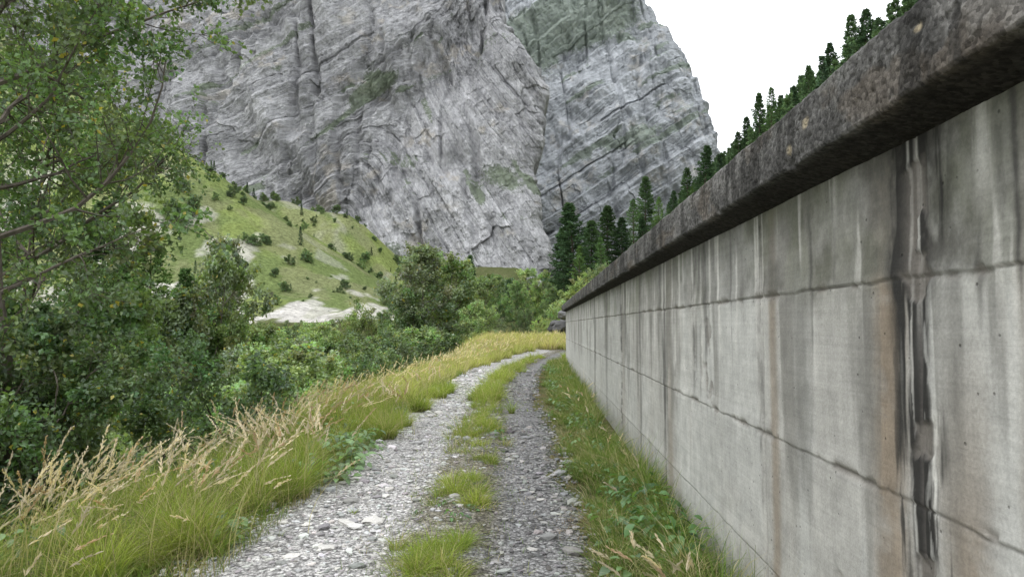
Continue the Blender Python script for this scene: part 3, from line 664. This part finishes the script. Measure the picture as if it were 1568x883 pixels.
def samp(P, idx, t):
    S = P.shape[1]; x = t*(S-1); i = np.clip(x.astype(int), 0, S-2); f = (x-i)[:, None]
    a = P[idx, i]; b = P[idx, i+1]
    return a*(1-f)+b*f, nrm(b-a)
def leaves(Q, d, L, W, col, rng):
    n = len(Q); dd = nrm(d); s = nrm(np.cross(dd, rng.normal(0, 1, (n, 3)))); L = L[:, None]; W = W[:, None]
    nn = np.cross(dd, s)*L*.12
    V = np.stack([Q, Q+dd*L*.45+s*W+nn, Q+dd*L, Q+dd*L*.45-s*W+nn], 1).reshape(-1, 3)
    return V, np.arange(n*4).reshape(-1, 4), np.repeat(col, 4, 0), 0
def broadleaf(name, seed, H, r, n1, n2, n3, nl, ls, col, cb=.25, stems=1, bark=(.16, .14, .12), shape='oval', tr=.012, gap=.0, elev=(.2, 1.0), ld=.37):
    rng = R(seed); parts = []
    st = np.zeros((stems, 3)); k = ld if stems > 1 else .1; sd = np.stack([rng.normal(0, k, stems), rng.normal(0, k, stems), np.ones(stems)], -1)
    TP = poly(st, sd, H*.95*rng.uniform(.8, 1, stems) if stems > 1 else np.array([H*.95]), 12, .04, .06, rng)
    tt = np.linspace(0, 1, 12)
    parts.append(tubes(TP, (H*tr*(1-tt*.9)/stems**.4)[None].repeat(stems, 0), 7, bark))
    i1 = np.arange(n1) % stems; t1 = cb+(1-cb)*(np.arange(n1)+rng.rand(n1))/n1
    t1 = np.clip(t1, 0, .99); p1, _ = samp(TP, i1, t1)
    a = np.arange(n1)*2.4+rng.normal(0, .4, n1); x = (t1-cb)/(1-cb)
    prof = {'oval': np.sin(np.pi*np.clip(x*.82+.16, 0, 1))**.7, 'cone': (1-x)**.8+.1, 'top': .35+.65*ss(0, .5, x)*(1-.5*ss(.7, 1, x)), 'dome': np.sqrt(np.clip(1-x*x*.9, 0, 1))}[shape]
    l1 = r*prof*rng.uniform(.65, 1.15, n1); el = elev[0]+(elev[1]-elev[0])*x+rng.normal(0, .15, n1)
    d1 = np.stack([np.cos(a)*np.cos(el), np.sin(a)*np.cos(el), np.sin(el)], -1)
    P1 = poly(p1, d1, l1, 8, .04, .13, rng)
    parts.append(tubes(P1, (l1[:, None]*.012*(1-np.linspace(0, 1, 8)*.85)), 5, bark))
    i2 = np.repeat(np.arange(n1), n2); N2 = len(i2); t2 = .18+.82*rng.rand(N2)
    p2, dd = samp(P1, i2, t2); l2 = (l1[i2]*.42*(1.25-t2)+.12*r*.5)*rng.uniform(.6, 1.2, N2)
    d2 = nrm(dd*.7+nrm(rng.normal(0, 1, (N2, 3)))*.9+np.array([0, 0, .12]))
    P2 = poly(p2, d2, l2, 6, .03, .16, rng)
    parts.append(tubes(P2, (l2[:, None]*.010*(1-np.linspace(0, 1, 6)*.8)), 3, np.array(bark)*.9))
    i3 = np.repeat(np.arange(N2), n3); N3 = len(i3); t3 = .15+.85*rng.rand(N3)
    p3, dd = samp(P2, i3, t3); l3 = (.32*l2[i3]+.05*r)*rng.uniform(.6, 1.3, N3)
    P3 = poly(p3, nrm(dd*.6+nrm(rng.normal(0, 1, (N3, 3)))), l3, 4, -.02, .15, rng)
    i4 = np.repeat(np.arange(N3), nl); N4 = len(i4); t4 = rng.rand(N4)**.8
    q, dd = samp(P3, i4, t4); q = q+rng.normal(0, ls*.5, (N4, 3))
    cv = np.array(col)*rng.uniform(.7, 1.4, (N2, 1))*(1+rng.normal(0, .07, (N2, 3)))
    cc = cv[i3[i4]]*rng.uniform(.65, 1.45, (N4, 1))
    yl = rng.rand(N4) < .015; cc[yl] = (.38, .33, .06)
    if ls < .08: parts.append(tubes(P3, l3[:, None]*.010*(1-np.linspace(0, 1, 4)*.7), 3, np.array(bark)*.8))
    parts.append(leaves(q, nrm(dd*.5+rng.normal(0, .8, (N4, 3))+np.array([0, 0, -.25])), ls*rng.uniform(.7, 1.3, N4), ls*.42*rng.uniform(.7, 1.2, N4), np.clip(cc, 0, 1), rng))
    V, F, Cc, Mi = cat(parts)
    return mesh_quads(name, V, F, Cc, [MLEAF, MBARK], mi=Mi)
def conifer(name, seed, H, r, nb, m1, m2, col, ln=.2, wn=.045, pw=.8, droop=-.15):
    rng = R(seed); parts = []
    tp = poly(np.zeros((1, 3)), np.array([[.01, .01, 1.]]), np.array([H]), 10, .02, .01, rng)
    parts.append(tubes(tp, (H*.014*(1-np.linspace(0, 1, 10)*.95))[None], 7, (.10, .08, .065)))
    t = .06+.94*(np.arange(nb)+rng.rand(nb))/nb; t = np.clip(t, 0, .995)
    p, _ = samp(tp, np.zeros(nb, int), t); a = np.arange(nb)*2.4+rng.normal(0, .5, nb)
    L = (r*(1-t)**pw*rng.uniform(.6, 1.12, nb)+.12)*np.where(t < .12, .7, 1); el = droop+.9*t**2+rng.normal(0, .1, nb)
    P1 = poly(p, np.stack([np.cos(a)*np.cos(el), np.sin(a)*np.cos(el), np.sin(el)], -1), L, 6, .06, .05, rng)
    parts.append(tubes(P1, L[:, None]*.013*(1-np.linspace(0, 1, 6)*.8), 3, (.09, .07, .06)))
    i2 = np.repeat(np.arange(nb), m1); n2 = len(i2); t2 = .1+.9*rng.rand(n2)
    p2, dd = samp(P1, i2, t2); sg = np.where(rng.rand(n2) < .5, -1, 1)[:, None]
    sd = nrm(np.cross(dd, np.array([0, 0, 1.])))*sg
    l2 = (L[i2]*.38*(1.15-t2)+.08)*rng.uniform(.6, 1.2, n2)
    P2 = poly(p2, nrm(dd*.7+sd*.8+np.array([0, 0, -.15])+rng.normal(0, .15, (n2, 3))), l2, 4, -.06, .08, rng)
    i3 = np.repeat(np.arange(n2), m2); n3 = len(i3); t3 = rng.rand(n3)
    q, dd = samp(P2, i3, t3)
    cv = np.array(col)*rng.uniform(.65, 1.35, (nb, 1)); cc = cv[i2[i3]]*rng.uniform(.6, 1.4, (n3, 1))*(.75+.5*t2[i3][:, None])
    parts.append(leaves(q, nrm(dd+rng.normal(0, .55, (n3, 3))), ln*rng.uniform(.6, 1.3, n3), wn*rng.uniform(.7, 1.3, n3), cc, rng))
    V, F, Cc, Mi = cat(parts)
    return mesh_quads(name, V, F, Cc, [MNEED, MBARK], mi=Mi)
DK = (.095, .15, .062); MD = (.14, .205, .08); LT = (.20, .27, .11); GY_ = (.215, .265, .15)
aspen = broadleaf('aspen_mesh', 1, 9.5, 2.9, 34, 12, 8, 14, .066, (.115, .18, .068), cb=.2, shape='top', tr=.007, elev=(-.1, .9))
under = broadleaf('under_mesh', 2, 4.6, 1.7, 28, 11, 8, 13, .056, DK, cb=.05, stems=3, shape='dome', elev=(.0, 1.))
B = [broadleaf('bl%d' % i, 10+i, 10, 3.4, 30, 9, 7, 9, .19, c, cb=.12, shape='oval', stems=s, elev=(0, 1.1), ld=.12) for i, (c, s) in enumerate([(MD, 1), (LT, 2), (GY_, 1), ((.155, .24, .085), 2)])]
S_ = [broadleaf('sh%d' % i, 30+i, 4, 2.2, 26, 9, 7, 8, .11, c, cb=.03, shape='dome', stems=4, elev=(.1, 1.2)) for i, c in enumerate([MD, LT, GY_, (.225, .285, .10)])]
K = [conifer('sp%d' % i, 50+i, 12, 2.6, 150, 11, 6, c, .26, .06, pw=.7) for i, c in enumerate([(.06, .105, .055), (.075, .125, .06)])]
LA = [conifer('la%d' % i, 60+i, 12, 2.9, 115, 10, 6, c, .22, .04, .75, -.05) for i, c in enumerate([(.13, .215, .075), (.11, .195, .075)])]
# distant versions
KD = [conifer('kd%d' % i, 70+i, 11, 2.1, 75, 7, 4, c, .4, .10, .85) for i, c in enumerate([(.07, .115, .07), (.09, .145, .08), (.115, .18, .09)])]
BD = [broadleaf('bd%d' % i, 80+i, 5, 2.6, 18, 7, 5, 7, .26, c, cb=.05, shape='dome', stems=3) for i, c in enumerate([DK, MD, LT])]
HC = {}
def hof(me):
    if me.name not in HC:
        a = np.empty(len(me.vertices)*3, np.float32); me.vertices.foreach_get('co', a); HC[me.name] = a.reshape(-1, 3)[:, 2].max()
    return HC[me.name]
rt = R(99)
def plant(name, me, px, pt, Y, parent=None, wide=1., zmin=None):
    p = sight(px, pt, Y); g_ = float(ground(p[0], p[1])); s = max((p[2]-g_)/hof(me), .12)
    return obj(name, me, (p[0], p[1], g_-.1), rt.uniform(0, 6.28), (s*wide, s*wide, s), parent)
# near left
def at(name, me, x, y, sc, rz, dz=-.15): return obj(name, me, (x, y, float(ground(x, y))+dz), rz, sc)
at('aspen_tree', aspen, -6.6, 8.0, 1.05, .5)
at('aspen_tree', aspen, -8.6, 10.5, 1.05, 2.5)
at('alder_shrub', under, -5.9, 6.6, 1.0, 0)
at('alder_shrub', under, -6.6, 8.6, 1.05, 2.)
at('alder_shrub', under, -7.4, 5.8, 1.2, 4.)
at('alder_shrub', under, -8.6, 9.8, 1.3, 1.)
# valley trees
for px, pt, Y, me, nm, w in [
    (235, 350, 32, LA[0], 'larch_tree', 1.1), (185, 380, 28, LA[1], 'larch_tree', 1.1), (285, 405, 36, LA[1], 'larch_tree', 1.), (160, 300, 40, K[1], 'spruce_tree', 1.2), (215, 420, 26, LA[0], 'larch_tree', 1.1),
    (342, 350, 44, B[2], 'birch_tree', .72), (305, 380, 38, B[1], 'birch_tree', .75), (372, 480, 40, B[1], 'birch_tree', 1.), (260, 430, 30, B[0], 'alder_tree', .9),
    (650, 368, 58, B[2], 'ash_tree', 1.15), (695, 380, 62, B[1], 'ash_tree', 1.1), (622, 432, 56, B[3], 'ash_tree', .9), (725, 420, 66, B[1], 'ash_tree', .9),
    (545, 452, 62, S_[3], 'willow_shrub', .8), (500, 486, 60, S_[1], 'willow_shrub', 1.1),
    (305, 535, 19, S_[0], 'willow_shrub', .8), (360, 560, 21, S_[2], 'willow_shrub', .8), (265, 575, 17, S_[1], 'willow_shrub', .8), (180, 600, 15, S_[1], 'willow_shrub', .8), (220, 640, 13, S_[2], 'willow_shrub', .8),
    (425, 515, 27, S_[2], 'willow_shrub', .9), (475, 530, 30, S_[1], 'willow_shrub', .9), (520, 505, 34, S_[2], 'willow_shrub', .9), (560, 525, 33, S_[0], 'willow_shrub', .9), (600, 520, 38, S_[3], 'willow_shrub', .9),
    (400, 590, 18, S_[0], 'willow_shrub', .8), (450, 575, 22, S_[3], 'willow_shrub', .8), (345, 625, 15, S_[2], 'willow_shrub', .7), (510, 565, 26, S_[2], 'willow_shrub', .8), (640, 530, 44, S_[1], 'willow_shrub', .9),
    (880, 308, 82, K[0], 'spruce_tree', 1.5), (930, 312, 90, K[1], 'spruce_tree', 1.5), (970, 303, 96, LA[1], 'larch_tree', 1.3), (988, 268, 110, K[1], 'spruce_tree', 1.2), (886, 374, 72, LA[0], 'larch_tree', 1.1),
    (905, 335, 86, K[1], 'spruce_tree', 1.5), (952, 330, 88, K[0], 'spruce_tree', 1.5), (1078, 222, 125, K[0], 'spruce_tree', 1.4), (1008, 300, 108, LA[0], 'larch_tree', 1.3), (862, 345, 90, K[0], 'spruce_tree', 1.3), (920, 360, 80, LA[1], 'larch_tree', 1.2), (985, 330, 92, K[0], 'spruce_tree', 1.4),
    (1052, 255, 118, K[1], 'spruce_tree', 1.3), (1105, 232, 112, K[1], 'spruce_tree', 1.2), (1030, 290, 112, K[0], 'spruce_tree', 1.3), (1060, 285, 108, LA[0], 'larch_tree', 1.2),
    (1162, 140, 118, K[1], 'spruce_tree', 1.), (1180, 132, 112, LA[1], 'larch_tree', 1.), (1200, 150, 108, K[0], 'spruce_tree', 1.), (1145, 178, 120, K[0], 'spruce_tree', 1.1), (1130, 200, 116, K[1], 'spruce_tree', 1.1), (1238, 98, 104, K[1], 'spruce_tree', 1.), (1218, 130, 106, K[0], 'spruce_tree', 1.), (1272, 62, 100, K[0], 'spruce_tree', 1.), (1302, 20, 98, K[1], 'spruce_tree', 1.), (1325, 10, 96, K[0], 'spruce_tree', 1.1),
    (760, 415, 84, B[3], 'alder_tree', 1.), (790, 425, 80, B[3], 'alder_tree', 1.), (825, 408, 92, B[1], 'alder_tree', 1.), (720, 388, 105, K[1], 'spruce_tree', 1.), (845, 430, 76, B[0], 'alder_tree', 1.),
    (860, 455, 56, S_[1], 'willow_shrub', 1.), (900, 412, 62, S_[3], 'willow_shrub', 1.), (925, 398, 70, S_[1], 'willow_shrub', 1.), (800, 468, 60, S_[0], 'willow_shrub', 1.), (760, 470, 58, S_[2], 'willow_shrub', 1.), (830, 480, 52, S_[3], 'willow_shrub', 1.), (735, 455, 56, S_[1], 'willow_shrub', 1.)]:
    plant(nm, me, px, pt, Y, wide=w)
# undergrowth / valley woodland mass
vw = empty('valley_woodland')
rt = R(7)
for i in range(340):
    Y = rt.uniform(12, 100); X = -rt.uniform(6.5, 20+Y*.75)
    if X > -9 and Y < 20: continue
    if Y > 55 and X > -9: continue
    g_ = float(ground(X, Y)); h = rt.uniform(2.2, 5.5)*(1 if Y < 60 else .8)
    lim = 1.6+(498-(505 if X/Y > -.47 else 430))/1045*Y
    if Y > 45: lim = 1.6+(498-(490 if X/Y > -.47 else 440))/1045*Y
    h = min(h, max(lim-g_, .8))
    me = S_[rt.randint(4)] if rt.rand() < .75 else (B[rt.randint(4)])
    s = h/hof(me); obj('bush', me, (X, Y, g_-.2), rt.uniform(0, 6.28), (s*1.25, s*1.25, s), vw)
for i in range(150):   # far side of the bend, below the mountain
    Y = rt.uniform(95, 330); X = rt.uniform(-.26*Y, .06*Y)
    if X/Y < -.2 and Y < 125: continue
    g_ = float(ground(X, Y)); me = (BD+KD[1:])[rt.randint(5)]; h = rt.uniform(4, 9)
    lim = 1.6+(498-rt.uniform(405, 440))/1045*Y
    if g_ > lim: continue
    h = min(h, lim-g_); s = h/hof(me); obj('bush', me, (X, Y, g_-.2), rt.uniform(0, 6.28), s, vw)
hb = empty('hillside_bushes')
for i in range(300):
    Y = rt.uniform(108, 235); X = rt.uniform(-115, -28)
    if vn(X/14, Y/14, 8) < .38: continue
    g_ = float(ground(X, Y)); me = BD[rt.randint(2)] if rt.rand() < .85 else KD[rt.randint(3)]
    h = rt.uniform(.4, 2.1)**1.3*(1.4 if Y > 172 else 1); s = h/hof(me); obj('bush', me, (X, Y, g_-.1), rt.uniform(0, 6.28), (s*1.2, s*1.2, s), hb)
for px, py, h, k in [(272, 345, 6, 0), (298, 335, 5, 0), (355, 305, 4, 1), (460, 378, 4.5, 3), (282, 300, 4, 0), (410, 375, 2.2, 1), (240, 260, 4, 0)]:
    for Y in np.arange(100, 175, 1.5):
        p = sight(px, py, Y)
        if ground(p[0], p[1]) >= p[2]: break
    me = (BD+KD)[k]; s = h/hof(me); obj('bush', me, (p[0], p[1], float(ground(p[0], p[1]))-.2), rt.uniform(0, 6.28), s, hb)
rf = empty('hillside_forest')
for i in range(2600):
    X = rt.uniform(20, 150); Y = rt.uniform(38, 330)
    if X/Y < .07 or X/Y > 1.2: continue
    g_ = float(ground(X, Y)); h = rt.uniform(6, 14)
    rat = .895+.10*fbm(X/Y*14, 0., 505, 3)
    if h > 1.6+rat*X-g_: continue
    me = KD[rt.randint(3)] if rt.rand() < .88 else BD[rt.randint(3)]
    if me in BD: h *= .6
    s = h/hof(me); obj('conifer', me, (X, Y, g_-.2), rt.uniform(0, 6.28), s, rf)
# dark boulders by the bend
rb = R(3)
bxyz = np.stack([2.0+rb.uniform(-.8, 1.6, 14), 49+rb.uniform(-2, 3, 14), np.zeros(14)], -1); bxyz[:, 2] = ground(bxyz[:, 0], bxyz[:, 1])+rb.uniform(.2, 1.8, 14)
V, F, Cc, Mi = cat([stones(bxyz, rb.uniform(.4, .9, 14), np.full((14, 3), .13)*rb.uniform(.7, 1.4, (14, 1)), rb, IV2, IF2, .8)])
obj('boulders', mesh_quads('boulders', V, F, Cc, [MST]))
# ------------------------------------------------------------------ light
sc = bpy.context.scene
w = bpy.data.worlds.new('World'); sc.world = w; w.use_nodes = True; nt = w.node_tree; nt.nodes.clear(); q = N(nt)
el = math.radians(50); az = math.radians(-125)   # azimuth from +Y toward +X
sky = q.n('ShaderNodeTexSky', sky_type='NISHITA', sun_disc=False, sun_elevation=el, sun_rotation=az)
cl = q.mix(.88, sky.outputs[0], (14.6, 14.8, 15.2))
bg = q.n('ShaderNodeBackground', {'Color': cl, 'Strength': .15}); q.n('ShaderNodeOutputWorld', {'Surface': bg.outputs[0]})
sun = bpy.data.lights.new('sun', 'SUN'); sun.energy = .9; sun.angle = math.radians(25); sun.color = (1, .98, .95)
so = obj('sun', sun)
dv = Vector((math.sin(az)*math.cos(el), math.cos(az)*math.cos(el), math.sin(el)))
so.rotation_euler = dv.to_track_quat('Z', 'Y').to_euler()
sc.view_settings.view_transform = 'Standard'; sc.view_settings.look = 'None'; sc.view_settings.exposure = 0
